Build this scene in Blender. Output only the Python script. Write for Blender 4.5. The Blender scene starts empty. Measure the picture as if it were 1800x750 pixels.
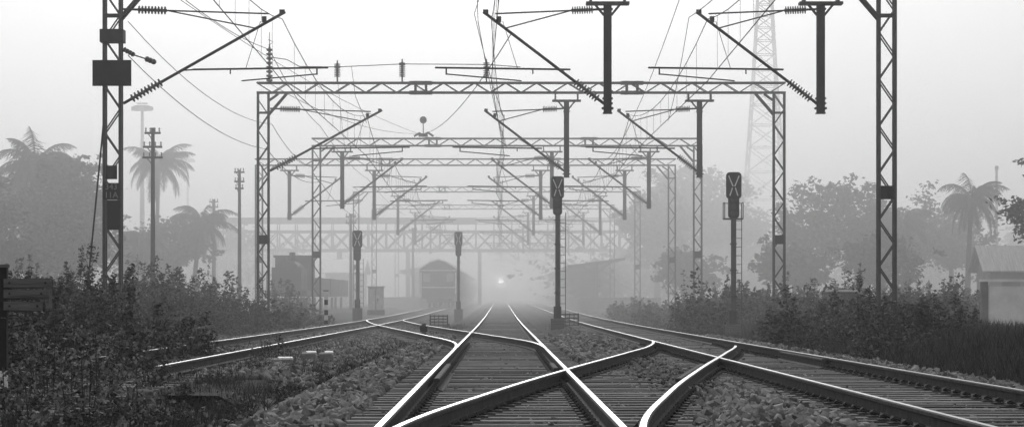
import bpy, math, random
import numpy as np
from mathutils import Vector
random.seed(4); R=np.random.default_rng(7)
S=bpy.context.scene; COL=S.collection

# ------------------------------------------------------------------ materials
def mat(name, base, rough=0.8, metal=0.0, var=0.3, scale=6.0, bump=0.0, island=False, lo=None, hi=None, stretch=None, spec=0.12, isl=(.4,1.7), emit=0):
    m=bpy.data.materials.new(name); m.use_nodes=True; nt=m.node_tree; N=nt.nodes; L=nt.links
    b=N["Principled BSDF"]; b.inputs["Roughness"].default_value=rough; b.inputs["Metallic"].default_value=metal
    b.inputs["Specular IOR Level"].default_value=spec
    if emit: b.inputs["Emission Color"].default_value=(1,1,1,1); b.inputs["Emission Strength"].default_value=emit
    lo=base*(1-var) if lo is None else lo; hi=base*(1+var) if hi is None else hi
    tc=N.new("ShaderNodeTexCoord"); mp=N.new("ShaderNodeMapping"); L.new(tc.outputs["Object"],mp.inputs[0])
    if stretch: mp.inputs["Scale"].default_value=stretch
    no=N.new("ShaderNodeTexNoise"); no.inputs["Scale"].default_value=scale; no.inputs["Detail"].default_value=6; no.inputs["Roughness"].default_value=.65
    L.new(mp.outputs[0],no.inputs["Vector"])
    mr=N.new("ShaderNodeMapRange"); mr.inputs[1].default_value=.3; mr.inputs[2].default_value=.7
    mr.inputs[3].default_value=lo; mr.inputs[4].default_value=hi
    L.new(no.outputs[0],mr.inputs[0]); out=mr.outputs[0]
    if island:
        g=N.new("ShaderNodeNewGeometry"); m2=N.new("ShaderNodeMapRange"); L.new(g.outputs["Random Per Island"],m2.inputs[0])
        m2.inputs[3].default_value=isl[0]; m2.inputs[4].default_value=isl[1]
        mm=N.new("ShaderNodeMath"); mm.operation='MULTIPLY'; L.new(out,mm.inputs[0]); L.new(m2.outputs[0],mm.inputs[1]); out=mm.outputs[0]
    cb=N.new("ShaderNodeCombineColor")
    for i in range(3): L.new(out,cb.inputs[i])
    L.new(cb.outputs[0],b.inputs["Base Color"])
    if bump:
        bp=N.new("ShaderNodeBump"); bp.inputs["Strength"].default_value=bump; bp.inputs["Distance"].default_value=.03
        n2=N.new("ShaderNodeTexNoise"); n2.inputs["Scale"].default_value=scale*4; n2.inputs["Detail"].default_value=4
        L.new(mp.outputs[0],n2.inputs["Vector"]); L.new(n2.outputs[0],bp.inputs["Height"]); L.new(bp.outputs[0],b.inputs["Normal"])
    return m
M=dict(
 ground=mat("soil",.03,.95,var=.6,scale=.8,bump=.6,spec=.05),
 bed=mat("ballast_dirt",.06,.95,var=.5,scale=5,bump=.9,spec=.05),
 stone=mat("ballast_stone",.125,.8,var=.3,scale=3,island=True,isl=(.25,2.1)),
 sleeper=mat("weathered_sleeper",.15,.85,var=.6,scale=5,bump=.5,island=True,stretch=(.5,8,4),isl=(.4,1.8)),
 railtop=mat("polished_rail",.23,.42,1.0,var=.3,scale=3,stretch=(1,.2,1)),
 rail=mat("rusty_rail",.05,.8,.0,var=.4,scale=6,bump=.3,spec=.08),
 steel=mat("weathered_steel",.045,.6,.1,var=.35,scale=4,spec=.25),
 dark=mat("dark_steel",.018,.6,.0,var=.4,scale=5,spec=.25),
 plate=mat("black_plate",.010,.6,var=.3,scale=5),
 white=mat("white_paint",.6,.6,var=.2,scale=5),
 ins=mat("porcelain_insulator",.02,.35,var=.3,spec=.5),
 wire=mat("wire",.02,.6,.0,var=.2),
 conc=mat("concrete",.2,.9,var=.3,scale=2.5,bump=.3),
 wood=mat("old_wood",.10,.9,var=.5,scale=4,bump=.5,stretch=(.4,4,6)),
 leafA=mat("shrub_leaves",.036,.65,var=.6,scale=.8,island=True,isl=(.2,2.8)),
 leafB=mat("tree_leaves",.035,.7,var=.5,scale=.3,island=True),
 flower=mat("seed_heads",.15,.8,var=.3,island=True),
 grass=mat("grass_blades",.034,.8,var=.5,scale=.7,island=True,isl=(.3,2.4)),
 bark=mat("bark",.035,.9,var=.4,scale=3,bump=.5),
 roof=mat("sheet_roof",.4,.6,.1,var=.3,scale=1.5,stretch=(8,.4,1)),
 wall=mat("rendered_wall",.22,.9,var=.35,scale=1),
 wallp=mat("whitewashed_wall",.7,.9,var=.2,scale=1.2,bump=.2),
 coach=mat("coach_paint",.035,.5,var=.3,scale=1.2),
 glass=mat("window_glass",.02,.4,var=.1,spec=.3),
 lamp=mat("lit_lamp",.8,.5,emit=6),
)
# ------------------------------------------------------------------ mesh builder
class MB:
    def __init__(s): s.v=[];s.f=[];s.m=[];s.n=0;s.mats=[]
    def mi(s,k):
        if k not in s.mats: s.mats.append(k)
        return s.mats.index(k)
    def add(s,V,F,k):
        i=s.mi(k); V=np.asarray(V,float).reshape(-1,3); s.v.append(V)
        for f in F: s.f.append([a+s.n for a in f]); s.m.append(i)
        s.n+=len(V)
    def box(s,c,d,k,rz=0.0,ry=0.0,rx=0.0):
        x,y,z=d[0]/2,d[1]/2,d[2]/2
        V=np.array([[-x,-y,-z],[x,-y,-z],[x,y,-z],[-x,y,-z],[-x,-y,z],[x,-y,z],[x,y,z],[-x,y,z]])
        if rx: c_,s_=math.cos(rx),math.sin(rx); V=V@np.array([[1,0,0],[0,c_,s_],[0,-s_,c_]])
        if ry: c_,s_=math.cos(ry),math.sin(ry); V=V@np.array([[c_,0,-s_],[0,1,0],[s_,0,c_]])
        if rz: c_,s_=math.cos(rz),math.sin(rz); V=V@np.array([[c_,s_,0],[-s_,c_,0],[0,0,1]])
        s.add(V+np.array(c),[(0,3,2,1),(4,5,6,7),(0,1,5,4),(1,2,6,5),(2,3,7,6),(3,0,4,7)],k)
    def path(s,P,rad,k,n=6,cap=True):
        P=[Vector(p) for p in P]
        if not hasattr(rad,'__len__'): rad=[rad]*len(P)
        V=[]
        for i,p in enumerate(P):
            t=(P[min(i+1,len(P)-1)]-P[max(i-1,0)]).normalized()
            a=Vector((0,0,1)) if abs(t.z)<.9 else Vector((0,1,0))
            u=t.cross(a).normalized(); w=t.cross(u)
            for j in range(n):
                th=2*math.pi*j/n+math.pi/n
                V.append(p+(u*math.cos(th)+w*math.sin(th))*rad[i])
        F=[]
        for i in range(len(P)-1):
            for j in range(n):
                a=i*n+j;b=i*n+(j+1)%n
                F.append((a,a+n,b+n,b))
        if cap: F.append(tuple(range(n))); F.append(tuple(reversed(range((len(P)-1)*n,len(P)*n))))
        s.add([tuple(v) for v in V],F,k)
    def tube(s,a,b,r,k,n=6,r2=None): s.path([a,b],[r,r if r2 is None else r2],k,n)
    def bar(s,a,b,w,k): s.path([a,b],w*.707,k,4)
    def insul(s,a,b,n=8,r=.075):
        a=Vector(a);b=Vector(b); P=[];Q=[]
        for i in range(n):
            for t,rr in ((0,.35),(.25,1),(.6,.9),(.7,.35)):
                P.append(a.lerp(b,(i+t)/n));Q.append(r*rr)
        P.append(b);Q.append(r*.35)
        s.path(P,Q,'ins',8)
    def build(s,name,parent=None,smooth=False):
        me=bpy.data.meshes.new(name); V=np.concatenate(s.v) if s.v else np.zeros((0,3))
        me.from_pydata(V.tolist(),[],s.f)
        for k in s.mats: me.materials.append(M[k])
        me.polygons.foreach_set("material_index",s.m)
        if smooth: me.polygons.foreach_set("use_smooth",[True]*len(s.f))
        me.update(); o=bpy.data.objects.new(name,me); COL.objects.link(o)
        if parent: o.parent=parent
        return o
def quads(name,V,k,parent=None,nv=4):
    N=len(V); me=bpy.data.meshes.new(name)
    me.vertices.add(N*nv); me.vertices.foreach_set("co",V.reshape(-1).astype(np.float32))
    me.loops.add(N*nv); me.loops.foreach_set("vertex_index",np.arange(N*nv,dtype=np.int32))
    me.polygons.add(N); me.polygons.foreach_set("loop_start",np.arange(0,N*nv,nv,dtype=np.int32))
    me.polygons.foreach_set("loop_total",np.full(N,nv,dtype=np.int32))
    me.materials.append(M[k])
    me.update(calc_edges=True); me.validate()
    o=bpy.data.objects.new(name,me); COL.objects.link(o)
    if parent: o.parent=parent
    return o
def empty(name,loc=(0,0,0)):
    e=bpy.data.objects.new(name,None); COL.objects.link(e); return e
def leafquads(C,size,flat=.5,asp=.5):
    N=len(C); u=R.normal(size=(N,3)); u[:,2]*=flat; u/=np.linalg.norm(u,axis=1)[:,None]
    w=R.normal(size=(N,3)); w-= (w*u).sum(1)[:,None]*u; w/=np.linalg.norm(w,axis=1)[:,None]
    sz=(size*R.uniform(.5,1.4,N))[:,None]
    return np.stack([C-u*sz,C+w*sz*asp,C+u*sz,C-w*sz*asp],1)

# ------------------------------------------------------------------ terrain functions
def gz(y):
    y=np.asarray(y,float)
    return np.where(y<80,0,np.where(y<160,.0035*(y-80)**2/160,np.where(y<650,.0035*(y-120),.0035*530)))
def G(y): return float(gz(y))
def sm(a,b,x):
    t=np.clip((np.asarray(x,float)-a)/(b-a),0,1); return t*t*(3-2*t)
def nz(x,y): return (np.sin(x*1.7+y*.6)+np.sin(x*.53-y*.91+2)+np.sin(x*3.1+y*2.3)*.5)/2.5
def ground(x,y):
    x=np.asarray(x,float);y=np.asarray(y,float)
    return gz(y)-.5+.05*nz(x,y)+.5*sm(6.8,10.5,x)+.45*sm(7.6,11,-x)
xs=np.concatenate([-np.geomspace(3000,22,26),np.linspace(-21,21,85),np.geomspace(22,3000,26)])
ys=np.concatenate([np.linspace(-60,0,8)[:-1],np.linspace(0,120,150),np.geomspace(122,5000,60)])
X,Y=np.meshgrid(xs,ys); Z=ground(X,Y); nx,ny=len(xs),len(ys)
V=np.stack([X,Y,Z],-1).reshape(-1,3)
idx=np.arange(nx*ny).reshape(ny,nx); F=np.stack([idx[:-1,:-1],idx[:-1,1:],idx[1:,1:],idx[1:,:-1]],-1).reshape(-1,4)
b=MB(); b.add(V,F.tolist(),'ground'); b.build("ground",smooth=True)
def bedz(x,y):
    x=np.asarray(x,float)
    return gz(y)-.205+.018*nz(x*3,np.asarray(y)*2.3)+.07*np.exp(-((x-2.3)/.45)**2)
def bed(prof,y0,y1,name):
    ysb=np.concatenate([np.arange(y0,min(y1,110),.35),np.geomspace(110,y1,60) if y1>111 else np.array([y1])])
    P=np.array(prof); VV=[]
    for y in ysb:
        z=np.where(P[:,1]<-.1,bedz(P[:,0],y)+(P[:,1]+.2),0)
        jit=.08*nz(y*2+P[:,0],P[:,0]*3)*(P[:,1]<-.3)
        VV.append(np.stack([P[:,0]+jit,np.full(len(P),y),z],1))
    VV=np.concatenate(VV); n=len(P); m=len(ysb); idx=np.arange(n*m).reshape(m,n)
    F=np.stack([idx[:-1,:-1],idx[:-1,1:],idx[1:,1:],idx[1:,:-1]],-1).reshape(-1,4)
    b=MB(); b.add(VV,F.tolist(),'bed'); return b.build(name,smooth=True)
pA=[(-3.0,-.62),(-2.5,-.4),(-2.0,-.2)]+[(x,-.2) for x in np.arange(-1.7,6.0,.25)]+[(6.2,-.2),(6.7,-.4),(7.2,-.62)]
bed(pA,-5,700,"ballast_bed")
bed([(-8.0,-.62),(-7.4,-.24)]+[(x,-.24) for x in np.arange(-7.1,-3.6,.25)]+[(-3.3,-.24),(-2.7,-.6)],30,700,"ballast_bed")
bed([(-18.3,-.62),(-17.6,-.24),(-15.5,-.24),(-12.4,-.24),(-11.7,-.6)],130,600,"ballast_bed")

# ------------------------------------------------------------------ tracks
def herm(pts):
    P=np.array(pts,float); x,y=P[:,0],P[:,1]; m=np.gradient(y,x); m[0]=m[-1]=0
    def f(t):
        t=np.clip(t,x[0],x[-1]); i=np.clip(np.searchsorted(x,t)-1,0,len(x)-2); h=x[i+1]-x[i]; s=(t-x[i])/h
        return (2*s**3-3*s**2+1)*y[i]+(s**3-2*s**2+s)*h*m[i]+(-2*s**3+3*s**2)*y[i+1]+(s**3-s**2)*h*m[i+1]
    return f
XR=4.2; XL=-5.4; XF=-13.9; HG=.838
cross=herm([(9,0),(17.4,.13),(24,.74),(32.5,1.69),(43,2.95),(50,3.75),(58,XR)])
turn=herm([(45,0),(54,-.14),(66,-1.1),(86,-2.9),(105,-4.5),(122,XL)])
prof=[(-.075,-.156),(.075,-.156),(.075,-.143),(.014,-.122),(.010,-.05),(.036,-.036),(.036,-.010),(.024,0),(-.024,0),(-.036,-.010),(-.036,-.036),(-.010,-.05),(-.014,-.122),(-.075,-.143)]
def rail(bld,fx,y0,y1,dz=0.0,topk='railtop'):
    yy=[y0]
    while yy[-1]<y1: yy.append(min(y1,yy[-1]+max(.6,yy[-1]*.015)))
    yy=np.array(yy); n=len(prof); V=[]
    for y in yy:
        x=float(fx(y)); z=G(y)+dz
        V+= [(x+p[0],y,z+p[1]) for p in prof]
    F1=[];F2=[]
    for i in range(len(yy)-1):
        for j in range(n):
            q=(i*n+j,i*n+(j+1)%n,(i+1)*n+(j+1)%n,(i+1)*n+j)
            (F2 if j==7 else F1).append(q)
    k=bld.n; bld.add(V,F1,'rail'); i2=bld.mi(topk)
    for q in F2: bld.f.append([a+k for a in q]); bld.m.append(i2)
    bld.f.append([k+a for a in range(n)]); bld.m.append(bld.mi('rail'))
def cst(c): return lambda y:c
b=MB()
for s in (-1,1):
    rail(b,cst(s*HG),4,680); rail(b,cst(XR+s*HG),8,680,.002)
    rail(b,cst(XL+s*HG),34,640,.001,'railtop'); rail(b,cst(XF+s*HG),130,560,0,'rail')
rail(b,lambda y:cross(y)-HG,16,56,.004); rail(b,lambda y:cross(y)+HG,9,50,.005)
rail(b,lambda y:turn(y)-HG,46.5,122,.004); rail(b,lambda y:turn(y)+HG,47,118,.005)
rail(b,cst(-HG+.11),29,36,-.012,'rail'); rail(b,lambda y:cross(y)+HG-.11,29,36,-.012,'rail')
rail(b,lambda y:.838-.11,33.6,36.5,-.012,'rail'); rail(b,lambda y:cross(y)-HG-.11,33.4,36.4,-.014,'rail')
rail(b,cst(XR-HG+.11),40.5,44,-.012,'rail'); rail(b,cst(XR+HG-.11),39,45,-.012,'rail')
b.build("railway_rails")
b=MB(); clips=MB()
def sl(x0,x1,y,dz=0):
    b.box(((x0+x1)/2+random.uniform(-.04,.04),y+random.uniform(-.02,.02),G(y)-.26+dz+random.uniform(-.004,.004)),(x1-x0,.25,.2),'sleeper',rz=random.uniform(-.008,.008))
y=5.
while y<330:
    c=float(cross(y)); t=float(turn(y)); c_on=10<y<57
    a0,a1=-1.37,1.37
    r0,r1=XR-1.37,XR+1.37
    if c_on and c<1.75: a1=c+1.37
    elif c_on and XR-c<1.75: r0=c-1.37
    elif c_on: sl(c-1.05,c+1.05,y+.3,-.008)
    if 46<y<70: a0=t-1.37
    sl(a0,a1,y)
    if y>8: sl(max(r0,a1+.05),r1,y+(.0 if y<60 else .2))
    if y>24:
        l1=XL+1.37
        if 84<y<122: l1=max(l1,t+1.3)
        sl(XL-1.37,l1,y+.1,-.02)
    if 70<=y<=84: sl(t-1.3,t+1.3,y+.3,-.01)
    if y>130: sl(XF-1.3,XF+1.3,y+.2,-.01)
    if y<60:
        rl=[-HG,HG,XR-HG,XR+HG]+([c-HG,c+HG] if c_on else [])
        for rx in rl:
            for s in(-1,1):
                clips.path([(rx+s*.055,y-.05,G(y)-.125),(rx+s*.10,y-.03,G(y)-.10),(rx+s*.115,y+.03,G(y)-.12),(rx+s*.06,y+.06,G(y)-.13)],.016,'rail',5)
                clips.box((rx+s*.09,y,G(y)-.152),(.13,.16,.018),'rail')
    y+=.6
b.build("railway_sleepers"); clips.build("rail_clips")
def stones(name,Cn,sz):
    N=len(Cn); base=np.array([[-1,-1,-1],[1,-1,-1],[1,1,-1],[-1,1,-1],[-1,-1,1],[1,-1,1],[1,1,1],[-1,1,1]],float)*.5
    V=base[None]*R.uniform(.55,1.3,(N,8,1))
    V=V*R.uniform(.6,1.3,(N,1,3))
    A=R.normal(size=(N,3,3)); Q,_=np.linalg.qr(A); V=np.einsum('nij,nkj->nki',Q,V)*sz[:,None,None]+Cn[:,None,:]
    Fq=np.array([(0,3,2,1),(4,5,6,7),(0,1,5,4),(1,2,6,5),(2,3,7,6),(3,0,4,7)])
    Fa=(Fq[None]+np.arange(N)[:,None,None]*8).reshape(-1)
    me=bpy.data.meshes.new(name); me.vertices.add(N*8); me.vertices.foreach_set("co",V.reshape(-1).astype(np.float32))
    me.loops.add(len(Fa)); me.loops.foreach_set("vertex_index",Fa.astype(np.int32))
    me.polygons.add(N*6); me.polygons.foreach_set("loop_start",np.arange(0,N*24,4,dtype=np.int32)); me.polygons.foreach_set("loop_total",np.full(N*6,4,dtype=np.int32))
    me.materials.append(M['stone']); me.update(calc_edges=True); o=bpy.data.objects.new(name,me); COL.objects.link(o)
def scat(n,x0,x1,y0,y1,p=1.):
    yy=y0+(y1-y0)*R.random(n)**p; xx=R.uniform(x0,x1,n); return xx,yy
xa,ya=scat(105000,-3.3,6.6,14,75,1.6)
inner=(np.abs(xa)<1.3)|(np.abs(xa-XR)<1.3)|((np.abs(xa-cross(ya))<1.2)&(ya<57))
keep=(~inner)|(R.random(len(xa))<.16)
xa,ya=xa[keep],ya[keep]
zz=bedz(xa,ya); edge=np.clip((-2.0-xa)/1.0,0,1)*.42+np.clip((xa-6.2)/1.0,0,1)*.42
zz=np.where(xa<-2.9,ground(xa,ya)+.02,zz-edge)
inn=inner[keep]
zz=zz+R.uniform(0,.05,len(xa))*np.where(inn,.2,1)+.012
stones("ballast_stones",np.stack([xa,ya,zz],1),R.uniform(.035,.09,len(xa))*np.where(inn,.5,1)*(1+np.clip(ya-30,0,40)*.008))
xa,ya=scat(16000,-8,-2.8,36,110,1.2)
stones("ballast_stones",np.stack([xa,ya,gz(ya)-.23-np.clip(xa+3.3,0,1)*.3+R.uniform(0,.03,len(xa))],1),R.uniform(.05,.1,len(xa)))

# ------------------------------------------------------------------ overhead line portals
def lattice_leg(b,x,y,z0,z1,w=.5,d=.36,t=.075,k='steel'):
    for sx in(-1,1):
        for sy in(-1,1): b.box((x+sx*(w-t)/2,y+sy*(d-t)/2,(z0+z1)/2),(t,t,z1-z0),k)
    p=.62; n=int((z1-z0)/p); hw=(w-t)/2; hd=(d-t)/2+.02
    for i in range(n):
        za=z0+i*p; s=1 if i%2 else -1
        for sy in(-1,1): b.bar((x-s*hw,y+sy*hd,za),(x+s*hw,y+sy*hd,za+p),.035,k)
        if i%2==0:
            for sx in(-1,1): b.bar((x+sx*hw,y-hd,za),(x+sx*hw,y+hd,za+p),.03,k)
def beam(b,x0,x1,y,z0,z1,d=.4,t=.07,k='steel'):
    for z in(z0+t/2,z1-t/2):
        for sy in(-1,1): b.box(((x0+x1)/2,y+sy*d/2,z),(x1-x0,t,t),k)
    n=int(round((x1-x0)/.62)); p=(x1-x0)/n; hz=(z1-z0)/2-t/2; zc=(z0+z1)/2
    for i in range(n):
        s=1 if i%2 else -1
        for sy in(-1,1): b.bar((x0+i*p,y+sy*d/2,zc-s*hz),(x0+(i+1)*p,y+sy*d/2,zc+s*hz),.036,k)
        if i%2: b.bar((x0+i*p,y-d/2,z1-.035),(x0+(i+1)*p,y+d/2,z1-.035),.025,k)
    L=x1-x0
    for f in(.3,.32,.70,.72):
        for sy in(-1,1): b.box((x0+L*f,y+sy*(d/2+.01),zc),(.09,.1,z1-z0+.06),k)
    for f in (.31,.71):
        for sy in(-1,1): b.box((x0+L*f,y+sy*(d/2+.02),z0+t/2),(.9,.09,t+.05),k); b.box((x0+L*f,y+sy*(d/2+.02),z1-t/2),(.9,.09,t+.05),k)
def cantilever(b,a,y,dz,dr,reach=3.3,th=1.0,low=None):
    g=dz; s=dr
    zb=6.12+g
    B=Vector((a,y,zb)); T=Vector((a+s*reach,y,8.55+g)); dirv=(T-B)
    b.tube(B,B+dirv*.06,.04*th,'dark'); b.insul(B+dirv*.05,B+dirv*.24,9,.12*th); b.tube(B+dirv*.24,T,.04*th,'dark',6)
    hz=8.62+g
    A=Vector((a,y,hz)); E=Vector((a+s*reach*.9,y,hz-.12)); d2=E-A
    b.tube(A,A+d2*.1,.03*th,'dark'); b.insul(A+d2*.1,A+d2*.3,9,.115*th); b.tube(A+d2*.28,E,.021*th,'dark')
    b.tube(A+d2*.3,B+dirv*.82,.018*th,'dark')
    zr=7.02+g; xw=a+s*reach*.87
    b.tube((xw-s*1.9+.0,y,zr),(xw+s*1.7,y,zr+.05),.026*th,'dark')
    b.tube(B+dirv*.36,(xw-s*1.8,y,zr),.02*th,'dark')
    b.tube((xw+s*1.4,y,zr+.04),(xw+s*1.4,y,zr-.14),.024*th,'dark')
    b.tube((xw+s*1.4,y,zr-.12),(xw-s*.6,y,zr-.30),.018*th,'dark')
    b.tube((xw-s*.9,y,zr),(xw-s*.9,y,zr-.12),.02*th,'dark')
    b.tube((xw-s*.5,y,zr+.0),(xw-s*.1,y,8.3+g),.009*th,'wire')
    b.box((xw,y,8.35+g),(.12,.06,.16),'dark'); b.box((a+s*reach*.98,y,8.55+g),(.14,.08,.12),'dark')
    return xw
def dropam(b,x,y,g,top=8.9,bot=5.87):
    b.box((x,y,(top+bot)/2+g),(.21,.2,top-bot),'dark')
    b.box((x,y,top+g+.03),(1.15,.42,.07),'steel')
    for s in(-1,1):
        b.bar((x+s*.1,y,top-.28+g),(x+s*.33,y,top+g),.06,'steel'); b.box((x+s*.13,y,bot+.12+g),(.05,.26,.05),'steel')
        b.box((x+s*.45,y,(top+9.2)/2+g+.03),(.06,.46,9.2-top),'steel')
    for z in (8.62,8.5,6.12,6.25): b.box((x,y,z+g),(.27,.25,.045),'dark')
    b.box((x,y,bot+g-.01),(.25,.24,.03),'steel')
ports=[
 (68,-10.3,10.25,[(2.84,-1),(8.5,-1)],True,1.0),
 (103,-9.55,11.2,[(2.65,-1),(8.0,-1)],True,1.15),
 (139,-10.0,10.7,[(2.78,-1),(8.05,-1),(-8.6,1)],False,1.25),
 (160,-15.1,10.7,[(2.5,-1),(7.75,-1),(-7.9,1),(-13.2,1)],False,1.3),
 (202,-11.4,10.8,[(2.6,-1),(7.85,-1),(-8.1,1)],False,1.5),
 (243,-12,10.6,[(2.6,-1),(7.85,-1),(-8.1,1)],False,1.6),
 (296,-12,10.6,[(2.6,-1),(7.85,-1),(-8.1,1)],False,1.8),
 (372,-12,10.6,[(2.6,-1),(7.85,-1)],False,2.2),
 (440,-12,10.6,[(2.6,-1),(7.85,-1)],False,2.5)]
for (py,xl,xr,arms,lc,th) in ports:
    g=G(py); e=empty("overhead_line_portal")
    b=MB()
    for x in(xl,xr):
        lattice_leg(b,x,py,float(ground(x,py))-.1,9.25+g); b.box((x,py,float(ground(x,py))+.08),(.9,.8,.4),'conc')
    b.build("legs",e)
    b=MB(); beam(b,xl-.25,xr+.25,py,9.22+g,9.68+g)
    for x,s in((xl,1),(xr,-1)):
        for sy in(-.2,.2):
            b.bar((x+s*.2,py+sy,8.35+g),(x+s*.95,py+sy,9.22+g),.07,'steel')
            b.bar((x-s*.2,py+sy,8.45+g),(x+s*.25,py+sy,8.45+g),.06,'steel')
            b.bar((x+s*.25,py+sy,8.95+g),(x+s*.6,py+sy,9.2+g),.05,'steel')
    b.build("lattice_beam",e)
    b=MB()
    for a,dr in arms: dropam(b,a,py,g,8.74 if py==68 else 8.9)
    b.build("drop_arms",e)
    b=MB()
    for a,dr in arms: cantilever(b,a+dr*.1,py-.0,g,dr,3.2,th)
    if lc: cantilever(b,xl+.28,py,g,1,4.3 if py<100 else 4.5,th)
    b.build("cantilevers",e)
    b=MB()
    for x in(xl,xr):
        if py==68 and x==xl: continue
        b.box((x,py-.22,3.75+g if py==68 else 3.35+g),(.36,.02,.36),'plate')
    b.build("number_plates",e)
    if py==68:
        b=MB()
        b.box((xl,py-.03,.846+467*.0151+.0),(.62,.5,.34),'dark')
        b.box((xl+.02,py-.3,6.9),(1.02,.08,.68),'plate'); b.box((xl+.02,py-.2,6.9),(.9,.14,.6),'dark')
        b.box((xl,py-.26,4.28),(.3,.05,.36),'plate'); b.box((xl,py-.27,3.78),(.46,.03,.44),'plate')
        b.box((xl+.06,py-.26,3.15),(.34,.05,.78),'plate')
        b.build("mast_plates",e)
        for t,z in(("343",3.83),("11A",3.61)):
            cu=bpy.data.curves.new("mast_number","FONT"); cu.body=t; cu.size=.22; cu.align_x='CENTER'; cu.extrude=.002
            cu.materials.append(M['conc']); o=bpy.data.objects.new("mast_number",cu); COL.objects.link(o)
            o.location=(xl,py-.29,z); o.rotation_euler=(math.pi/2,0,0); o.parent=e
    if py==103:
        b=MB()
        for x,z0,z1 in((-9.3,9.7,11.1),(-6.57,9.9,10.45),(-3.96,9.9,10.5),(-.57,9.9,10.5)):
            b.tube((x,py,9.68),(x,py,z0),.035,'dark'); b.insul((x,py,z0),(x,py,z1),8,.14); b.tube((x,py,z1),(x,py,z1+.12),.03,'dark')
        b.path([(-9.3,py,10.7),(-8.6,py,10.6),(-8.1,py,10.32),(-6.57,py,10.3),(-3.96,py,10.42),(-.57,py,10.4),(.8,py,10.3)],.018,'wire',5)
        b.tube((-9.3,py,11.1),(-9.3,py,11.7),.015,'dark'); b.path([(-9.35,py,11.4),(-9.15,py,11.3),(-9.3,py,11.2)],.015,'dark')
        b.path([(-6.0,py,10.3),(-5.9,py+1,9.2),(-5.5,py+2,8.2)],.012,'wire',4)
        b.build("feeder_insulators",e)
    if py==139:
        b=MB(); c=(744-880)*.0309; n=10; zc=.846+(531-211)*.0309
        P=[(c,py,zc+.2*math.cos(math.pi*i/n)) for i in range(n+1)]
        b.path(P,[max(.004,.2*math.sin(math.pi*i/n)) for i in range(n+1)],'dark',12)
        b.tube((c,py,9.8),(c,py,zc),.03,'dark'); b.path([(c-.5,py,9.85),(c-.2,py,10.02),(c,py,9.9),(c+.25,py,10.05),(c+.55,py,9.85)],.06,'dark'); b.box((c,py,9.9),(.5,.2,.16),'dark')
        b.build("sphere_fitting",e)
b=MB(); b.tube((-10.5,68.3,6.6),(-11.0,67.5,.1),.025,'dark'); b.build("mast_guy_wire")

# ------------------------------------------------------------------ wires along tracks
def wires():
    b=MB(); yy=[-6,34]+[p[0] for p in ports]+[520]
    for xc_,st in((-.05,.2),(5.35,-.15),(-5.6,.2)):
        for i in range(len(yy)-1):
            a,c=yy[i],yy[i+1]; s0=st if i%2 else -st; s1=-s0
            n=10; r=.011*(1+max(0,a-50)*.006); P=[];Q=[]
            for j in range(n+1):
                t=j/n; y_=a+(c-a)*t; x=xc_+s0+(s1-s0)*t; g=G(a)*(1-t)+G(c)*t
                sag=(.9 if c-a>32 else .6)*4*t*(1-t)
                P.append((x,y_,8.36+g-sag*.9)); Q.append((x,y_,6.72+g))
            b.path(P,r,'wire',4,False); b.path(Q,r,'wire',4,False)
            for j in range(1,n): b.tube(P[j],Q[j],r*.5,'wire',3)
    b.build("catenary_wires")
    b=MB()
    def run(pts,r,sag):
        for i in range(len(pts)-1):
            A=Vector(pts[i]);B=Vector(pts[i+1]); P=[]
            for j in range(13):
                t=j/12; p=A.lerp(B,t); p.z-=sag*4*t*(1-t); P.append(p)
            b.path([tuple(p) for p in P],r*(1+max(0,A.y-60)*.005),'wire',4,False)
    run([(-10.2,34,10.4),(-9.9,68,10.2),(-9.3,103,11.0),(-9.8,139,10.4),(-10.5,202,10.6),(-11,296,10.9)],.013,.35)
    run([(-9.9,68,7.4),(-9.4,103,7.0),(-9.8,139,7.4),(-11,202,7.6)],.011,.5)
    run([(-9.9,68,8.3),(-9.2,103,8.0),(-9.7,139,8.2)],.010,.6)
    run([(-10,68,9.9),(-4.2,139,9.9)],.010,.5)
    run([(-9.4,103,9.7),(-4.2,139,10.0),(.3,68,8.0)],.010,.6)
    run([(-6.6,103,10.3),(-8.4,139,8.9)],.009,.3)
    run([(4.2,40,10.0),(5.3,103,8.2),(5.3,139,8.5)],.011,.5)
    run([(5.2,103,7.2),(8.0,139,8.9),(5.2,160,8.4)],.010,.3)
    run([(-.4,40,7.6),(-.6,68,8.3),(.2,103,7.1)],.011,.3)
    run([(-.1,50,8.4),(-.7,68,8.5),(.15,84,6.8)],.010,.2)
    run([(5.6,50,8.4),(5.0,68,8.4),(5.5,84,6.8)],.010,.2)
    b.build("feeder_wires")
    b=MB()
    b.insul((-10.0,67.9,7.55),(-9.75,68.2,7.42),4,.07); b.insul((-9.5,68.6,7.36),(-9.3,69.0,7.3),3,.08); b.tube((-9.75,68.2,7.42),(-9.5,68.6,7.36),.02,'dark')
    b.build("strain_insulators")
wires()

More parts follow.
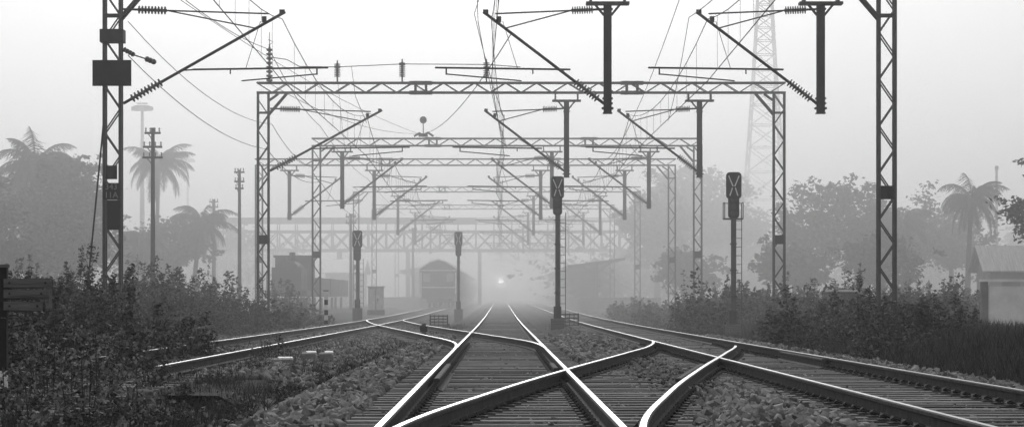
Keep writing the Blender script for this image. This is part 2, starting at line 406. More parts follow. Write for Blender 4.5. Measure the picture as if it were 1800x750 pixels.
# ------------------------------------------------------------------ signals
def signal(x,y,zb,ztop,hs=1.0,ladder=True,cage=True,name="railway_signal"):
    e=empty(name); b=MB(); hh=1.5*hs; w=.5*hs; z0=ztop-hh; zg=float(ground(x,y))
    b.box((x,y,(zb+zg)/2),(.5,.5,zb-zg+.1),'wood')
    b.tube((x,y,zb),(x,y,zb+.5),.15,'dark',10); b.tube((x,y,zb+.5),(x,y,z0+.1),.085,'steel',10)
    for z in np.arange(zb+1.0,z0,.9): b.box((x,y,z),(.22,.22,.05),'dark')
    if ladder:
        for s in(.1,.3): b.bar((x+s,y+.15,zb+.1),(x+s,y+.15,z0+.1),.025,'steel')
        for z in np.arange(zb+.3,z0,.3): b.bar((x+.1,y+.15,z),(x+.3,y+.15,z),.018,'steel')
    b.build("post",e)
    b=MB()
    def plate(cz,w,h,r,k,yy,t):
        P=[]
        for cx,cz_,a0 in((w/2-r,h/2-r,0),(-w/2+r,h/2-r,90),(-w/2+r,-h/2+r,180),(w/2-r,-h/2+r,270)):
            for a in range(0,91,18): P.append((cx+r*math.cos(math.radians(a0+a)),cz_+r*math.sin(math.radians(a0+a))))
        n=len(P); V=[(x+p[0],yy,cz+p[1]) for p in P]+[(x+p[0],yy+t,cz+p[1]) for p in P]
        F=[tuple(range(n)),tuple(reversed(range(n,2*n)))]+[(i,i+n,(i+1)%n+n,(i+1)%n) for i in range(n)]
        b.add(V,F,k)
    uh=hh*.58; plate(ztop-uh/2,w,uh,.12*hs,'plate',y-.2,.12)
    lh=hh*.5; plate(z0+lh/2,w*.72,lh,.1*hs,'plate',y-.16,.1)
    c=ztop-uh*.5; q=.035*hs
    for s in(-1,1):
        b.bar((x+s*.03,y-.215,c-.03),(x+s*w*.34,y-.215,ztop-.12*hs),q,'white')
        b.bar((x+s*.05,y-.215,c-.08),(x+s*w*.26,y-.215,ztop-uh+.1*hs),q,'white')
    for i in range(3):
        zc=z0+lh*(.2+.3*i); n=12
        b.tube((x,y-.17,zc),(x,y-.12,zc),.085*hs,'glass',14)
        V=[];F=[]
        for j in range(n+1):
            a=math.radians(-20+220*j/n)
            for yy_ in(y-.16,y-.38): V.append((x+.1*hs*math.cos(a),yy_,zc+.1*hs*math.sin(a)))
        for j in range(n): F.append((2*j,2*j+1,2*j+3,2*j+2))
        b.add(V,F,'plate')
    b.box((x,y+.02,z0+lh*.5),(w*.5,.25,lh*.9),'dark')
    b.build("signal_head",e)
    if cage:
        b=MB(); zc=z0-.02
        b.box((x,y+.1,zc),(.62*hs,.6,.04),'steel')
        for s in(-1,1):
            b.bar((x+s*.3*hs,y-.2,zc),(x+s*.3*hs,y-.2,zc+.55),.03,'steel'); b.bar((x+s*.3*hs,y+.4,zc),(x+s*.3*hs,y+.4,zc+.55),.03,'steel')
            b.bar((x+s*.3*hs,y-.2,zc+.55),(x+s*.3*hs,y+.4,zc+.55),.025,'steel')
        b.bar((x-.3*hs,y+.4,zc+.55),(x+.3*hs,y+.4,zc+.55),.025,'steel')
        b.build("service_cage",e)
signal(2.11,95,.2,.846+221*.0211,.95,True,False)
signal(8.0,88,.05,.846+228*.01956,1.05,True,True)
signal(-7.55,135,.5,.846+126*.03,1.05,True,False)
signal(-2.47,150,.4,.846+124*.0333,.95,False,False)

# ------------------------------------------------------------------ small trackside things
def crate(x,y,z,w,h):
    b=MB()
    for s in(-1,1):
        for t in(-1,1): b.box((x+s*w/2,y+t*.25,z+h/2),(.05,.05,h),'steel')
    for i in range(4):
        for t in(-1,1): b.box((x,y+t*.28,z+h*(.12+.26*i)),(w,.02,h*.12),'wood')
    for i in range(5): b.box((x-w/2+w*i/4,y-.3,z+h/2),(.03,.015,h),'dark')
    b.box((x,y,z+.04),(w-.06,.5,.04),'wood')
    b.build("slatted_crate")
crate(-2.7,112,-.2,.75,.5); crate(2.9,108,-.2,.75,.6)
b=MB(); x,y=-7.3,150; b.box((x,y,1.05),(.9,.6,1.35),'white'); b.box((x,y,1.76),(1.02,.75,.07),'white'); b.box((x,y-.31,1.0),(.02,.02,1.2),'dark'); b.box((x+.1,y-.315,1.0),(.03,.03,.15),'dark'); b.box((x,y,.25),(1,.7,.3),'conc'); b.build("relay_cabinet")
b=MB(); x,y=(573-880)*.0222,100
for i in range(6): b.box((x,y,.05+.2*i),(.14,.14,.2),'white' if i%2 else 'plate')
b.box((x,y,1.3),(.2,.2,.05),'conc'); b.box((x,y,-.2),(.3,.3,.4),'conc'); b.build("marker_post")
for (x,y,w,h,rz) in((-3.75,44,.35,.3,.1),(-3.45,46,.25,.36,.05),(-3.95,41,.6,.14,.5),(-3.2,47,.22,.34,0),(-1.95,53,.55,.06,.1)):
    b=MB(); b.box((x,y,-.42+h/2),(w,.3,h),'conc',rz=rz,rx=.1); b.box((x+.05,y,-.42+h),(w*.7,.2,.05),'white',rz=rz+.1,rx=.1); b.build("concrete_block")
b=MB(); b.box((-2.1,70,-.1),(.12,.12,.75),'wood'); b.box((-2.1,69.93,.12),(.2,.02,.16),'plate'); b.build("fouling_mark_post")
b=MB(); b.box((9.6,72,.5),(.75,.6,1.3),'conc'); b.box((9.6,72,1.17),(.85,.7,.06),'white'); b.box((9.6,71.69,.6),(.5,.02,.8),'wall'); b.build("location_box")
b=MB(); x,y=-4.86,25
for i in range(7): b.box((x,y,-.5+.17*i+.085),(.085,.085,.17),'white' if i in(3,) else 'plate')
b.box((x,y,.95),(.09,.09,.5),'plate'); b.box((x,y,1.2),(.11,.11,.03),'wood')
for i,(z,l) in enumerate(((1.035,.46),(.93,.42),(.81,.38))):
    b.box((x+.02+l/2,y-.06,z),(l,.035,.085),'wood',ry=.01*(i-1))
    b.box((x+.02+l/2,y+.07,z-.01),(l,.035,.09),'wood',ry=-.02)
    for q in(.06,l-.05): b.tube((x+.02+q,y-.09,z),(x+.02+q,y-.07,z),.012,'dark',8)
b.box((x+.45,y,.93),(.03,.17,.3),'wood'); b.build("trackside_board")

# ------------------------------------------------------------------ poles, towers
def upole(x,y,top,arms,r=.12,name="utility_pole"):
    b=MB(); z0=float(ground(x,y))-.2; b.tube((x,y,z0),(x,y,top),r,'dark',8,r*.65)
    for dz,w in arms:
        b.box((x,y-.1,top-dz),(w,.09,.1),'dark')
        for s in np.linspace(-1,1,4):
            xx=x+s*(w/2-.06); b.tube((xx,y-.1,top-dz),(xx,y-.1,top-dz+.1),.02,'dark'); b.insul((xx,y-.1,top-dz+.08),(xx,y-.1,top-dz+.25),2,.05)
        b.bar((x-w*.3,y-.1,top-dz),(x,y-.1,top-dz-.35),.04,'dark')
    b.build(name)
upole(-16.3,120,.846+306*.0267,[(.25,.75),(.9,.9),(1.4,.95)],.13)
upole(-15.3,150,.846+233*.0333,[(.15,.6),(.7,.6),(1.1,.5)],.13)
upole(-22.4,200,.846+181*.0444,[(.2,.7),(.6,.7)],.18)
upole(-13.6+1.9,200,.846+155*.0444,[(.2,.8),(.7,.8)],.14)
upole(-8.9,260,.846+130*.058,[(.2,.9)],.18)
upole(27.8,180,5.0,[(.2,.9)],.14)
def flood(x,y,top,w):
    b=MB(); b.tube((x,y,0),(x,y,top),.38,'steel',10,.16)
    b.tube((x,y,top-.6),(x,y,top-.4),w*.28,'steel',12); b.tube((x,y,top-.1),(x,y,top),w*.4,'steel',12)
    for i in range(8):
        a=i*math.pi/4; b.box((x+w*.42*math.cos(a),y+w*.42*math.sin(a),top-.35),(.5,.45,.45),'dark',rz=a)
        b.bar((x,y,top-.1),(x+w*.42*math.cos(a),y+w*.42*math.sin(a),top-.1),.08,'dark')
    b.box((x,y,top+.25),(w*.5,.5,.15),'steel'); b.build("floodlight_mast")
flood(-42,300,.846+345*.0667,2.4); flood(-55,450,.846+252*.1,2.5)
b=MB(); tx,ty=49.5,480.; H=86.
def tw(z): return 9.8*(1-z/H)**1.6+1.0
zs=[0]
while zs[-1]<H-2: zs.append(zs[-1]+max(1.6,tw(zs[-1])*.7))
for i in range(len(zs)-1):
    a,c=zs[i],zs[i+1]; wa,wc=tw(min(a,H))/2,tw(min(c,H))/2
    cs=[(-1,-1),(1,-1),(1,1),(-1,1)]
    for j in range(4):
        p,q=cs[j],cs[(j+1)%4]
        A=(tx+p[0]*wa,ty+p[1]*wa,a);A2=(tx+p[0]*wc,ty+p[1]*wc,c);B=(tx+q[0]*wa,ty+q[1]*wa,a);B2=(tx+q[0]*wc,ty+q[1]*wc,c)
        b.bar(A,A2,.34,'dark'); b.bar(A,B2,.18,'dark'); b.bar(B,A2,.18,'dark'); b.bar(A2,B2,.18,'dark')
b.build("telecom_tower")
b=MB(); b.tube((46.5,240,0),(46.5,240,.846+240*.0533),.12,'conc',8); b.box((46.5,240,.846+236*.0533),(.3,.3,.3),'steel'); b.build("thin_mast")

# ------------------------------------------------------------------ footbridge, station, train, buildings
b=MB(); by=318; g=G(by); x0,x1=-36.5,17.
z0=6.6+g;z1=8.9+g
for sy in(-1.6,1.6):
    for z in(z0,z1): b.box(((x0+x1)/2,by+sy,z),(x1-x0,.25,.3),'dark')
    n=int((x1-x0)/2.2)
    for i in range(n+1):
        x=x0+(x1-x0)*i/n; b.box((x,by+sy,(z0+z1)/2),(.18,.18,z1-z0),'dark')
        if i<n:
            x2=x0+(x1-x0)*(i+1)/n; b.bar((x,by+sy,z0),(x2,by+sy,z1),.15,'dark'); b.bar((x2,by+sy,z0),(x,by+sy,z1),.15,'dark')
        b.box((x,by+sy,z1+.7),(.12,.12,1.3),'dark')
b.box(((x0+x1)/2,by,z0-.1),(x1-x0,3.2,.2),'conc')
b.box(((x0+x1)/2,by-1.0,z1+1.5),(x1-x0+.8,2.3,.14),'steel',rx=.16); b.box(((x0+x1)/2,by+1.0,z1+1.5),(x1-x0+.8,2.3,.14),'steel',rx=-.16)
b.box(((x0+x1)/2-10,by-2.1,z1+1.3),(x1-x0-20,.06,.8),'dark')
for x in(x0+1,-28,-20,-11.5,-3.2+.6,7.2,x1-1):
    for sy in(-1.5,1.5): b.box((x,by+sy,(z0+g)/2-.1),(.45,.45,z0-g+.2),'dark')
    for k in range(3): b.bar((x,by-1.5,g+k*2.0),(x,by+1.5,g+(k+1)*2.0),.12,'steel')
for i in range(30): b.box((x1+.3+i*.3,by,z0-.2-i*.19),(.34,2.4,.08),'conc')
for sy in(-1.2,1.2): b.bar((x1,by+sy,z0-.1),(x1+9.3,by+sy,z0-5.9),.25,'steel'); b.bar((x1,by+sy,z0+1.0),(x1+9.3,by+sy,z0-4.8),.1,'steel')
b.build("station_footbridge")
b=MB()
for (xa,xb,ya_,yb_) in((6.6,13.5,215,480),(-11.9,-8.0,255,480)):
    n=12
    for i in range(n):
        a=ya_+(yb_-ya_)*i/n;c=ya_+(yb_-ya_)*(i+1)/n; b.box(((xa+xb)/2,(a+c)/2,G((a+c)/2)+.1),(xb-xa,c-a-.01,1.5),'conc')
b.build("station_platform")
def canopy(xa,xb,ya_,yb_,zl,zr_,name):
    e=empty(name); b=MB(); n=int((yb_-ya_)/7); w=xb-xa; al=math.atan2(zr_-zl,w); l=w/math.cos(al)
    for i in range(n):
        a=ya_+(yb_-ya_)*i/n;c=ya_+(yb_-ya_)*(i+1)/n; g=G((a+c)/2)
        b.box(((xa+xb)/2,(a+c)/2,(zl+zr_)/2+g),(l,c-a-.02,.1),'coach',ry=-al)
        xm=xa+w*.5; b.box((xm,a+.5,g+((zl+zr_)/2+.85)/2),(.25,.25,(zl+zr_)/2-.85),'steel')
        b.bar((xa,a+.5,zl+g-.1),(xb,a+.5,zr_+g-.1),.16,'steel')
        for s in(-1,1): b.bar((xm,a+.5,(zl+zr_)/2+g-1.1),(xm+s*w*.3,a+.5,(zl+zr_)/2+s*(zr_-zl)*.3+g-.1),.1,'steel')
        b.box((xa-.04,(a+c)/2,zl+g-.1),(.05,c-a-.03,.4),'steel')
    b.build("roof_and_columns",e)
canopy(6.3,11.5,236,430,3.8,4.5,"platform_canopy"); canopy(-11.8,-8.4,300,430,3.9,4.4,"platform_canopy")
def house(name,x0,x1,y0,y1,h,rh,eave=.5,wall='wall',nw=4,zb=None):
    e=empty(name); g=(float(ground((x0+x1)/2,y0)) if zb is None else zb); b=MB(); b.box(((x0+x1)/2,(y0+y1)/2,g+h/2-.3),(x1-x0,y1-y0,h+.6),wall); b.build("walls",e)
    b=MB(); xm,ym=(x0+x1)/2,(y0+y1)/2
    w=(y1-y0)/2+eave; al=math.atan2(rh,w); l=w/math.cos(al)
    for s in(-1,1): b.box((xm,ym+s*w/2,g+h+rh/2+.05-rh*eave/w*.6),(x1-x0+2*eave,l,.08),'roof',rx=-s*al)
    for x in(x0,x1): b.add([(x,y0,g+h),(x,y1,g+h),(x,ym,g+h+rh*.85)],[(0,1,2)],wall)
    b.build("roof",e)
    b=MB()
    for i in range(nw):
        x=x0+(x1-x0)*(i+.5)/nw
        if i==nw//2: b.box((x,y0-.02,g+1.05),(1.0,.08,2.1),'wood')
        else: b.box((x,y0-.02,g+h*.55),(1.0,.08,1.1),'glass'); b.box((x,y0-.06,g+h*.55-.6),(1.2,.14,.08),'conc')
    b.build("windows_and_door",e)
house("station_building",-19.5,-15.7,285,300,3.6,1.6,nw=3)
house("trackside_house",27.9,40,146,150,2.6,1.5,nw=5)
b=MB()
for i in range(4): b.box((16.9+i*1.77,80.1,.6),(1.5,.16,1.5),'wallp'); b.box((16.02+i*1.77,80.08,.66),(.2,.24,1.66),'conc')
b.box((19.6,80.1,1.53),(7.4,.34,.08),'wallp'); o=b.build("boundary_wall"); o.location=(-.9,0,0)
b=MB(); b.box((13.9,82,.25),(1.0,.5,.12),'white'); b.box((13.9,82,.08),(.8,.4,.3),'conc'); b.build("concrete_slab")
def train():
    e=empty("parked_train"); x=XL; y=222.
    for k in range(8):
        g=G(y+11); b=MB(); L=22.5
        sec=[(-1.6,1.15),(-1.62,3.15),(-1.7,3.3),(-.8,3.85),(0,4.12),(.8,3.85),(1.7,3.3),(1.62,3.15),(1.6,1.15)]
        n=len(sec); V=[(x+p[0],y,p[1]+g) for p in sec]+[(x+p[0],y+L,p[1]+g) for p in sec]
        b.add(V,[tuple(range(n)),tuple(reversed(range(n,2*n)))]+[(i,i+n,(i+1)%n+n,(i+1)%n) for i in range(n)],'coach')
        b.box((x,y-.03,2.25+g),(.9,.06,1.9),'plate')
        b.path([(x-1.75,y-.1,3.27+g),(x-.8,y-.1,3.9+g),(x,y-.1,4.17+g),(x+.8,y-.1,3.9+g),(x+1.75,y-.1,3.27+g)],.09,'white',4)
        b.box((x,y-.05,3.22+g),(3.2,.08,.09),'white')
        for s in(-1,1):
            b.box((x+s*1.02,y-.03,2.6+g),(.62,.06,.75),'wall'); b.tube((x+s*.9,y-.45,1.2+g),(x+s*.9,y,1.2+g),.2,'dark',10)
            for j in range(10): b.box((x+s*1.615,y+1.8+j*2.1,2.55+g),(.05,1.0,.7),'glass')
            b.box((x+s*1.5,y-.02,2.1+g),(.12,.06,1.9),'white')
        b.box((x,y-.05,1.75+g),(3.0,.06,.1),'white'); b.box((x,y+L/2,1.0+g),(2.9,L,.4),'dark')
        for yy in(3.2,19.3):
            b.box((x,y+yy,.6+g),(2.2,3.0,.35),'dark')
            for q in(-1.1,1.1):
                for s in(-1,1): b.tube((x+s*.78,y+yy+q,.46+g),(x+s*.92,y+yy+q,.46+g),.46,'dark',16)
        b.build("coach",e); y+=23.4
train()
b=MB(); x,y=XF,166; g=G(y)
b.box((x,y+4,1.3+g),(2.7,9,.35),'dark'); b.box((x,y+3,2.2+g),(1.9,6,1.5),'dark'); b.path([(x,y+.2,2.6+g),(x,y+6,2.6+g)],.85,'dark',14)
b.box((x,y+7.2,2.6+g),(2.5,2.4,2.2),'dark'); b.box((x,y+7.2,3.77+g),(2.7,2.8,.14),'dark'); b.tube((x+.3,y+1.2,3.3+g),(x+.3,y+1.2,3.95+g),.2,'dark',10); b.tube((x-.3,y+3,3.2+g),(x-.3,y+3,3.7+g),.25,'dark',10)
for s in(-1,1):
    b.box((x+s*.9,y+5.96,3.2+g),(.5,.04,.6),'glass'); b.tube((x+s*.85,y-.95,1.25+g),(x+s*.85,y-.45,1.25+g),.2,'dark',10); b.tube((x+s*.6,y-.05,2.6+g),(x+s*.6,y+.1,2.6+g),.14,'glass',10)
    for q in(1.5,4,6.5): b.tube((x+s*.78,y+q,.52+g),(x+s*.92,y+q,.52+g),.52,'dark',18)
    b.bar((x+s*1.25,y-.4,1.4+g),(x+s*1.25,y-.4,2.5+g),.05,'steel'); b.bar((x+s*1.25,y-.4,2.5+g),(x+s*1.25,y+6,2.5+g),.04,'steel')
b.build("shunting_locomotive")
b=MB()
for k in range(3):
    y=178+k*11.5; g=G(y); b.box((x,y+5,1.2+g),(2.7,10,.3),'dark')
    for s in(-1,1): b.box((x+s*1.3,y+5,1.85+g),(.08,10,1.0),'coach'); b.box((x,y+5+s*4.96,1.85+g),(2.5,.08,1.0),'coach')
    for q in(1.5,8.5):
        for s in(-1,1): b.tube((x+s*.78,y+q,.5+g),(x+s*.92,y+q,.5+g),.5,'dark',16)
b.build("open_wagon")
def loco():
    e=empty("oncoming_locomotive"); b=MB(); x,y=0.,470.; g=G(y)
    sec=[(-1.55,1.0),(-1.58,3.0),(-1.3,3.7),(-.5,4.0),(.5,4.0),(1.3,3.7),(1.58,3.0),(1.55,1.0)]; n=len(sec)
    V=[(x+p[0],y+(.6 if p[1]>2 else 0),p[1]+g) for p in sec]+[(x+p[0],y+18,p[1]+g) for p in sec]
    b.add(V,[tuple(range(n)),tuple(reversed(range(n,2*n)))]+[(i,i+n,(i+1)%n+n,(i+1)%n) for i in range(n)],'coach')
    for s in(-1,1): b.box((x+s*.72,y+.4,2.75+g),(1.0,.1,.7),'glass'); b.tube((x+s*.9,y-.6,1.2+g),(x+s*.9,y,1.2+g),.2,'dark',10)
    b.box((x,y-.2,.55+g),(2.6,.1,.6),'dark'); b.box((x,y+9,.9+g),(2.8,17,.3),'dark'); b.tube((x,y+.2,3.4+g),(x,y+.7,3.4+g),.32,'dark',14)
    for q in(2,4,6,12,14,16):
        for s in(-1,1): b.tube((x+s*.78,y+q,.5+g),(x+s*.92,y+q,.5+g),.5,'dark',14)
    b.bar((x-.8,y+6,4.1+g),(x+.3,y+7,5.5+g),.08,'dark'); b.bar((x+.3,y+7,5.5+g),(x-.5,y+8,6.6+g),.06,'dark'); b.box((x,y+8,6.68+g),(1.6,.3,.06),'dark')
    b.build("body",e)
    b=MB(); b.tube((x,y+.12,3.4+g),(x,y+.19,3.4+g),.26,'lamp',16); b.build("headlamp_lens",e)
    ld=bpy.data.lights.new("headlamp","SPOT"); ld.energy=9000; ld.spot_size=math.radians(120); ld.spot_blend=1; ld.shadow_soft_size=.3
    lo=bpy.data.objects.new("headlamp",ld); COL.objects.link(lo); lo.location=(x,y-.1,3.4+g); lo.rotation_euler=(math.radians(89),0,math.pi); lo.parent=e
loco()
# ------------------------------------------------------------------ vegetation
def tree(name,x,y,h,cr,seed,nl=5000,ls=.2,lean=0,ch=.6):
    rng=random.Random(seed); b=MB(); z0=float(ground(x,y))-.2
    top=Vector((x+lean,y,z0+h*.62)); tr=.035*h*.5+.08
    mid=Vector((x+lean*.3+rng.uniform(-.3,.3),y,z0+h*.3))
    b.path([(x,y,z0),tuple(mid),tuple(top)],[tr*1.3,tr,tr*.5],'bark',8)
    Cs=[]
    nb=13
    for i in range(nb):
        a=i*2.4+rng.uniform(-.4,.4); t=rng.uniform(.3,1); st=mid.lerp(top,t)
        rr=cr*rng.uniform(.5,1.15); zt=z0+h*(1-ch)+h*ch*rng.uniform(.1,1.0)
        f=math.sqrt(max(.1,1-((zt-z0-h*(1-ch*.5))/(h*ch*.6))**2))
        en=Vector((x+lean+math.cos(a)*rr*f,y+math.sin(a)*rr*f,zt)); md=st.lerp(en,.5)+Vector((0,0,-.06*h))
        b.path([tuple(st),tuple(md),tuple(en)],[tr*.42,tr*.25,tr*.08],'bark',5)
        for q in(.55,.8,1.0):
            Cs.append((st.lerp(en,q),cr*rng.uniform(.13,.27)))
            for _ in range(3):
                o=Vector((rng.gauss(0,1),rng.gauss(0,1),rng.gauss(0,.7)))*cr*.24; Cs.append((st.lerp(en,q)+o,cr*rng.uniform(.06,.17)))
    for _ in range(6): Cs.append((top+Vector((rng.uniform(-.4,.4)*cr,rng.uniform(-.4,.4)*cr,h*rng.uniform(.1,.36))),cr*rng.uniform(.1,.22)))
    e=empty(name); b.build("trunk_and_limbs",e)
    tot=sum(c[1]**2 for c in Cs); P=[]
    for c,r_ in Cs:
        n=int(nl*r_**2/tot)+3; d=R.normal(size=(n,3))*.62; d[:,2]*=.6
        P.append(np.array(c)+d*r_*1.15)
    quads("crown",leafquads(np.concatenate(P),ls),'leafB',e)
def palm(name,x,y,h,fr,seed,lean=.6,nf=26):
    rng=random.Random(seed); z0=float(ground(x,y))-.2; e=empty(name); b=MB()
    P=[(x+lean*(t**2),y,z0+h*t) for t in np.linspace(0,1,8)]; b.path(P,[.22-.09*t for t in np.linspace(0,1,8)],'bark',8)
    top=np.array(P[-1]); Q=[]
    for i in range(nf):
        a=i*2.399+rng.uniform(-.3,.3); el=math.radians(-30+110*(i/nf)+rng.uniform(-12,12)); el=min(el,1.45); L=fr*rng.uniform(.8,1.2); n=22; p=top.copy(); pts=[p.copy()]; cv=rng.uniform(2.2,5.0)
        for j in range(n):
            p=p+np.array([math.cos(a)*math.cos(el),math.sin(a)*math.cos(el),math.sin(el)])*L/n; el-=math.radians(cv+j*.14); el=max(el,-1.5); pts.append(p.copy())
        b.path([tuple(q) for q in pts[::3]],[.035*(1-.8*k/len(pts[::3])) for k in range(len(pts[::3]))],'leafB',4)
        side=np.array([-math.sin(a),math.cos(a),0])
        for j in range(2,n+1):
            t=j/n; ll=fr*.30*math.sin(math.pi*min(1,t*.85+.15))+.08
            dirf=(pts[j]-pts[j-1]); dirf/=np.linalg.norm(dirf)
            for s in(-1,1):
                for off in (0,.5):
                    c=pts[j-1]*(1-off)+pts[j]*off
                    v=side*s*.6+dirf*.55+np.array([0,0,-.5-rng.uniform(0,.5)]); v/=np.linalg.norm(v); l2=ll*rng.uniform(.7,1.15)
                    wv=dirf*.028*fr/2.5
                    Q.append([c-wv,c+wv,c+v*l2+wv*.3,c+v*l2-wv*.3])
    for i in range(6):
        a=i*1.05; b.path([(top[0]+.2*math.cos(a),top[1]+.2*math.sin(a),top[2]-.15),(top[0]+.25*math.cos(a),top[1]+.25*math.sin(a),top[2]-.3),(top[0]+.22*math.cos(a),top[1]+.22*math.sin(a),top[2]-.42)],[.05,.13,.05],'bark',6)
    b.build("trunk_and_ribs",e); quads("fronds",np.array(Q),'leafB',e)
palm("palm_tree",-31.5,170,10.0,3.6,1); palm("palm_tree",-26.9,200,11.6,3.2,2,.2,30); palm("palm_tree",-22.2,185,6.6,2.9,3)
palm("palm_tree",-34,180,8.6,3.2,5,-.4); palm("palm_tree",-24.3,178,5.0,2.6,14,-.5)
tree("broadleaf_tree",-28.2,165,10.0,3.0,11,7000); tree("broadleaf_tree",-32.5,158,8.6,3.6,12,7000); tree("broadleaf_tree",-29.5,150,6.5,3.0,13)
tree("broadleaf_tree",-34,195,11.5,4,14,7000); tree("broadleaf_tree",-25,190,6.6,3.2,15); tree("broadleaf_tree",-31,175,8.0,3.0,16,7000); tree("broadleaf_tree",-27,160,6.5,3.0,17)
palm("palm_tree",31.0,170,7.6,2.9,6,.3,28); palm("palm_tree",28.5,185,6.4,2.6,7)
tree("broadleaf_tree",22.8,190,9.0,3.0,21); tree("broadleaf_tree",26.6,188,9.2,3.2,22); tree("broadleaf_tree",31.5,200,8.6,3.6,23); tree("broadleaf_tree",36,205,8.2,3.4,24)
tree("broadleaf_tree",26.3,120,7.8,2.3,25,5000,.13,0,.42); tree("broadleaf_tree",24.5,165,5.0,2.6,26); tree("broadleaf_tree",20,175,4.6,2.4,27)
tree("broadleaf_tree",22.5,300,16,6.0,28,9000,.3); tree("broadleaf_tree",16.5,270,12.5,3.8,29,6000,.28)
tree("broadleaf_tree",28,310,12,5,30,6000,.3); tree("broadleaf_tree",14.5,200,4.6,2.6,31,5000,.2)
P=[]
for i in range(150):
    s=random.choice((-1,1)); yy=random.uniform(300,480); xx=s*random.uniform(19,110)*(yy/400)+ (0 if s>0 else -12)
    hh=random.uniform(6,12.5); rr=random.uniform(3,5.5); n=650
    for q in range(5):
        cx,cy,cz=xx+random.gauss(0,rr*.5),yy+random.gauss(0,rr*.5),G(yy)+hh*random.uniform(.25,.85); rq=rr*random.uniform(.3,.65)
        d=R.normal(size=(n//5,3))*.6
        P.append(np.array([cx,cy,cz])+d*rq*np.array([1,1,.8]))
    d=R.normal(size=(120,3))*np.array([rr*.5,rr*.5,1.6]); P.append(np.array([xx,yy,G(yy)+2])+d)
quads("distant_trees",leafquads(np.concatenate(P),.42,asp=.6),'leafB')
def thicket(name,items,ls,k='leafA',dens=900,fl=0.0):
    P=[];St=[];FL=[]
    for (x,y,h,r) in items:
        z0=float(ground(x,y)); n=int(dens*h*r); m=max(5,int(11*r))
        for j in range(m):
            a=random.uniform(0,6.28); q=r*math.sqrt(random.random()); tx_,ty_=x+q*math.cos(a),y+q*math.sin(a)
            ht=h*random.uniform(.45,1.05)*(1-.35*(q/r)**2); bx,by_=x+(tx_-x)*.5,y+(ty_-y)*.5
            if random.random()<.16: ht*=1.4
            St.append([(bx-.008,by_,z0),(bx+.008,by_,z0),(tx_+.004,ty_,z0+ht),(tx_-.004,ty_,z0+ht)])
            nn=n//m; t=R.random(nn)**.85; sp=.04+.26*h*(1-t)**1.3*.8
            c=np.stack([bx+(tx_-bx)*t,by_+(ty_-by_)*t,z0+ht*t],1)+R.normal(size=(nn,3))*sp[:,None]*np.array([1,1,.5])
            c[:,2]=np.maximum(c[:,2],z0); P.append(c)
            if fl and random.random()<fl:
                for _ in range(random.randint(2,5)): FL.append([tx_+random.gauss(0,.09),ty_+random.gauss(0,.09),z0+ht+random.uniform(-.12,.1)])
    e=empty(name); P=np.concatenate(P); quads("leaves",leafquads(P,ls),k,e); quads("stems",np.array(St),'bark',e)
    if FL:
        FL=np.array(FL); FL=np.repeat(FL,7,0)+R.normal(size=(len(FL)*7,3))*.018; quads("seed_heads",leafquads(FL,.022,1,.8),'flower',e)
it=[]
for _ in range(120):
    y=random.uniform(48,95); x=-random.uniform(7.9,11.5)*(1 if y<70 else 1.15)-(random.random()<.4)*random.uniform(0,6)
    it.append((x,y,random.uniform(.8,2.1),random.uniform(.5,1.0)))
for _ in range(70):
    y=random.uniform(31,50); x=-random.uniform(5.6,9.5); it.append((x,y,random.uniform(.5,1.35),random.uniform(.35,.8)))
thicket("shrub_thicket",it,.045,dens=1500,fl=.5)
it=[]
for _ in range(60):
    y=random.uniform(95,150); x=-random.uniform(10.5,22)
    if abs(x-XF)<2 and y>125: continue
    it.append((x,y,random.uniform(1.2,2.6),random.uniform(.8,1.5)))
for _ in range(25):
    y=random.uniform(88,125); x=-random.uniform(8.2,10); it.append((x,y,random.uniform(.6,1.3),random.uniform(.5,.9)))
thicket("shrub_thicket",it,.08,dens=420)
it=[]
for _ in range(26): y=random.uniform(58,76); x=random.uniform(8.2,11.4); it.append((x,y,random.uniform(.7,1.35),random.uniform(.6,1.0)))
for _ in range(10): y=random.uniform(60,68); x=random.uniform(7.0,8.6); it.append((x,y,random.uniform(.7,1.5),random.uniform(.5,.9)))
for _ in range(34):
    y=random.uniform(50,78); x=y*.0151*random.uniform(8.6,12.5)*.9+1
    if x/y>.17: continue
    it.append((x,y,random.uniform(.25,.6),random.uniform(.4,.8)))
thicket("shrub_thicket",it,.05,dens=1300,fl=.2)
it=[]
for _ in range(90): y=random.uniform(95,143); x=random.uniform(9.3,24)*(y/130); it.append((x,y,random.uniform(.9,2.1),random.uniform(.8,1.6)))
for _ in range(30): y=random.uniform(120,175); x=random.uniform(6.8,10); it.append((x,y,random.uniform(.6,1.4),random.uniform(.5,1)))
thicket("shrub_thicket",it,.085,dens=420)
it=[]
for _ in range(330):
    y=17+32*random.random()**1.2; x=-random.uniform(2.8,y*.0002222*900+.6)
    if x>-2.8 : continue
    f=min(1,max(0,-x-2.9)/1.2); h=random.uniform(.12,.26)*(1+f*1.1); it.append((x,y,h,random.uniform(.2,.4)))
thicket("low_weeds",it,.022,dens=6500,fl=.3)
it=[]
for (px_,y,h) in((-4.6,24,1.05),(-4.3,25.6,.75),(-4.0,24,.8),(-4.75,27,1.15),(-3.7,26,.6),(-5.3,30,1.2),(-4.1,29,.7),(-5.6,32,1.1),(-3.3,24,.5),(-4.9,31,.9),(-3.9,21,.8),(-3.6,20,.6),(-5.0,34,1.0),(-3.55,22,.95),(-4.4,28,1.1)): it.append((px_,y,h,.28))
thicket("tall_weeds",it,.026,dens=1300,fl=.9)
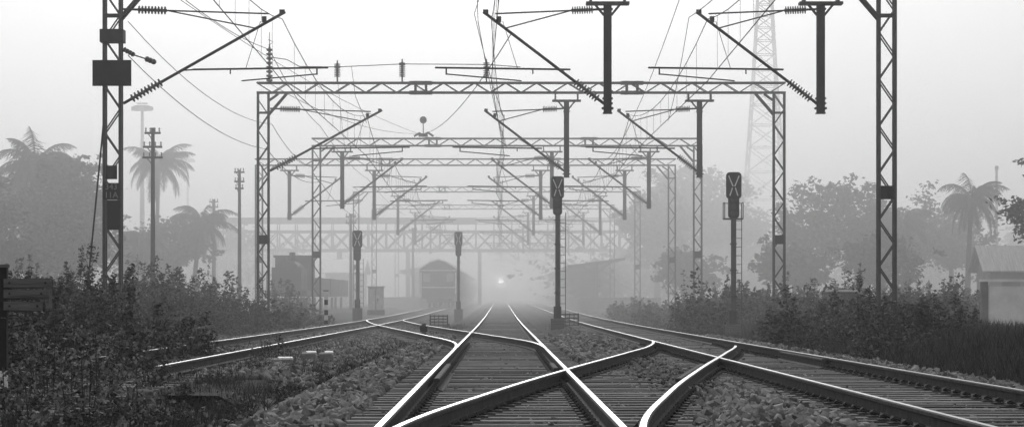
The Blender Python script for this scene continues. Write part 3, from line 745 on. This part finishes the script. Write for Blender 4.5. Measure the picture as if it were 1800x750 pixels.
def grass(name,x,y,h,w,zf=None):
    N=len(x); z=ground(x,y) if zf is None else zf; a=R.uniform(0,6.28,N); l=R.normal(size=(N,2))*h[:,None]*.35
    u=np.stack([np.cos(a)*w,np.sin(a)*w,np.zeros(N)],1); B=np.stack([x,y,z-.02],1); T=B+np.stack([l[:,0],l[:,1],h],1)
    quads(name,np.stack([B-u,B+u,T],1),'grass',nv=3)
N=80000; y=16+60*R.random(N)**1.3; x=-(2.9+R.random(N)*(y*.2+1.0-2.5).clip(1))
x=np.where((np.abs(x-XL)<1.1)&(y>40),x-2.5,x)
hh=R.uniform(.08,.34,N)*(.6+.5*(nz(x*1.2,y*.8)+1)); grass("grass",x,y,hh,.005+y*.00012)
N=60000; y=26+75*R.random(N)**1.1; x=6.8+R.random(N)*(y*.21-5).clip(1.5)
hh=R.uniform(.08,.32,N)*(.6+.5*(nz(x,y)+1)); grass("grass",x,y,hh,.006+y*.00012)
N=4000; y=24+90*R.random(N); x=R.choice([2.2,2.6,5.9,6.2,-2.2,-1.9],N)+R.normal(size=N)*.22
grass("track_grass",x,y,R.uniform(.04,.14,N),.005+y*.0001,gz(y)-.19)
N=4000; y=34+30*R.random(N)**1.5; x=R.uniform(-7.2,-3.5,N); grass("track_grass",x,y,R.uniform(.05,.22,N),.006+y*.0001,gz(y)-.23)

# ------------------------------------------------------------------ fog volumes
def fog(name,x0,x1,y0,y1,z0,z1,dens,g=.6):
    b=MB(); m=bpy.data.materials.new(name); m.use_nodes=True; nt=m.node_tree; nt.nodes.clear()
    o=nt.nodes.new("ShaderNodeOutputMaterial"); v=nt.nodes.new("ShaderNodeVolumeScatter"); v.inputs["Density"].default_value=dens; v.inputs["Anisotropy"].default_value=g
    v.inputs["Color"].default_value=(1,1,1,1)
    nt.links.new(v.outputs[0],o.inputs["Volume"]); M[name]=m
    b.box(((x0+x1)/2,(y0+y1)/2,(z0+z1)/2),(x1-x0,y1-y0,z1-z0),name); b.build(name)
fog("fog",-1400,1400,-40,3200,-3,60,.0006)
fog("mid_fog",-1350,1350,52,3100,-2.8,45,.0018)
fog("low_fog",-1300,1300,112,3000,-2.5,20,.0037)
fog("ground_mist",-1200,1200,240,2800,-2,6.5,.004)

# ------------------------------------------------------------------ light, sky, camera
el=math.radians(21); az=math.radians(-2)
w=bpy.data.worlds.new("World"); S.world=w; w.use_nodes=True; nt=w.node_tree; N=nt.nodes; L=nt.links; bg=N["Background"]
sky=N.new("ShaderNodeTexSky"); sky.sky_type='NISHITA'; sky.sun_disc=False; sky.sun_elevation=el; sky.sun_rotation=az; sky.air_density=1; sky.dust_density=5
bw=N.new("ShaderNodeRGBToBW"); L.new(sky.outputs[0],bw.inputs[0])
ma=N.new("ShaderNodeMath"); ma.operation='MULTIPLY_ADD'; ma.inputs[1].default_value=.17; ma.inputs[2].default_value=5.6; L.new(bw.outputs[0],ma.inputs[0])
cb=N.new("ShaderNodeCombineColor"); [L.new(ma.outputs[0],cb.inputs[i]) for i in range(3)]
L.new(cb.outputs[0],bg.inputs[0]); bg.inputs[1].default_value=.1
sd=bpy.data.lights.new("sun","SUN"); sd.energy=1.25; sd.angle=math.radians(12); so=bpy.data.objects.new("sun",sd); COL.objects.link(so)
d=Vector((math.sin(az)*math.cos(el),math.cos(az)*math.cos(el),math.sin(el))); so.rotation_euler=d.to_track_quat('Z','Y').to_euler()
cam=bpy.data.cameras.new("camera"); co=bpy.data.objects.new("camera",cam); COL.objects.link(co); S.camera=co
co.location=(0,0,.846); co.rotation_euler=(math.pi/2,0,0); cam.lens=90; cam.sensor_width=36; cam.shift_x=20/1800; cam.shift_y=156/1800; cam.clip_end=8000; cam.clip_start=.1
S.view_settings.view_transform='Standard'; S.view_settings.look='None'; S.view_settings.exposure=0
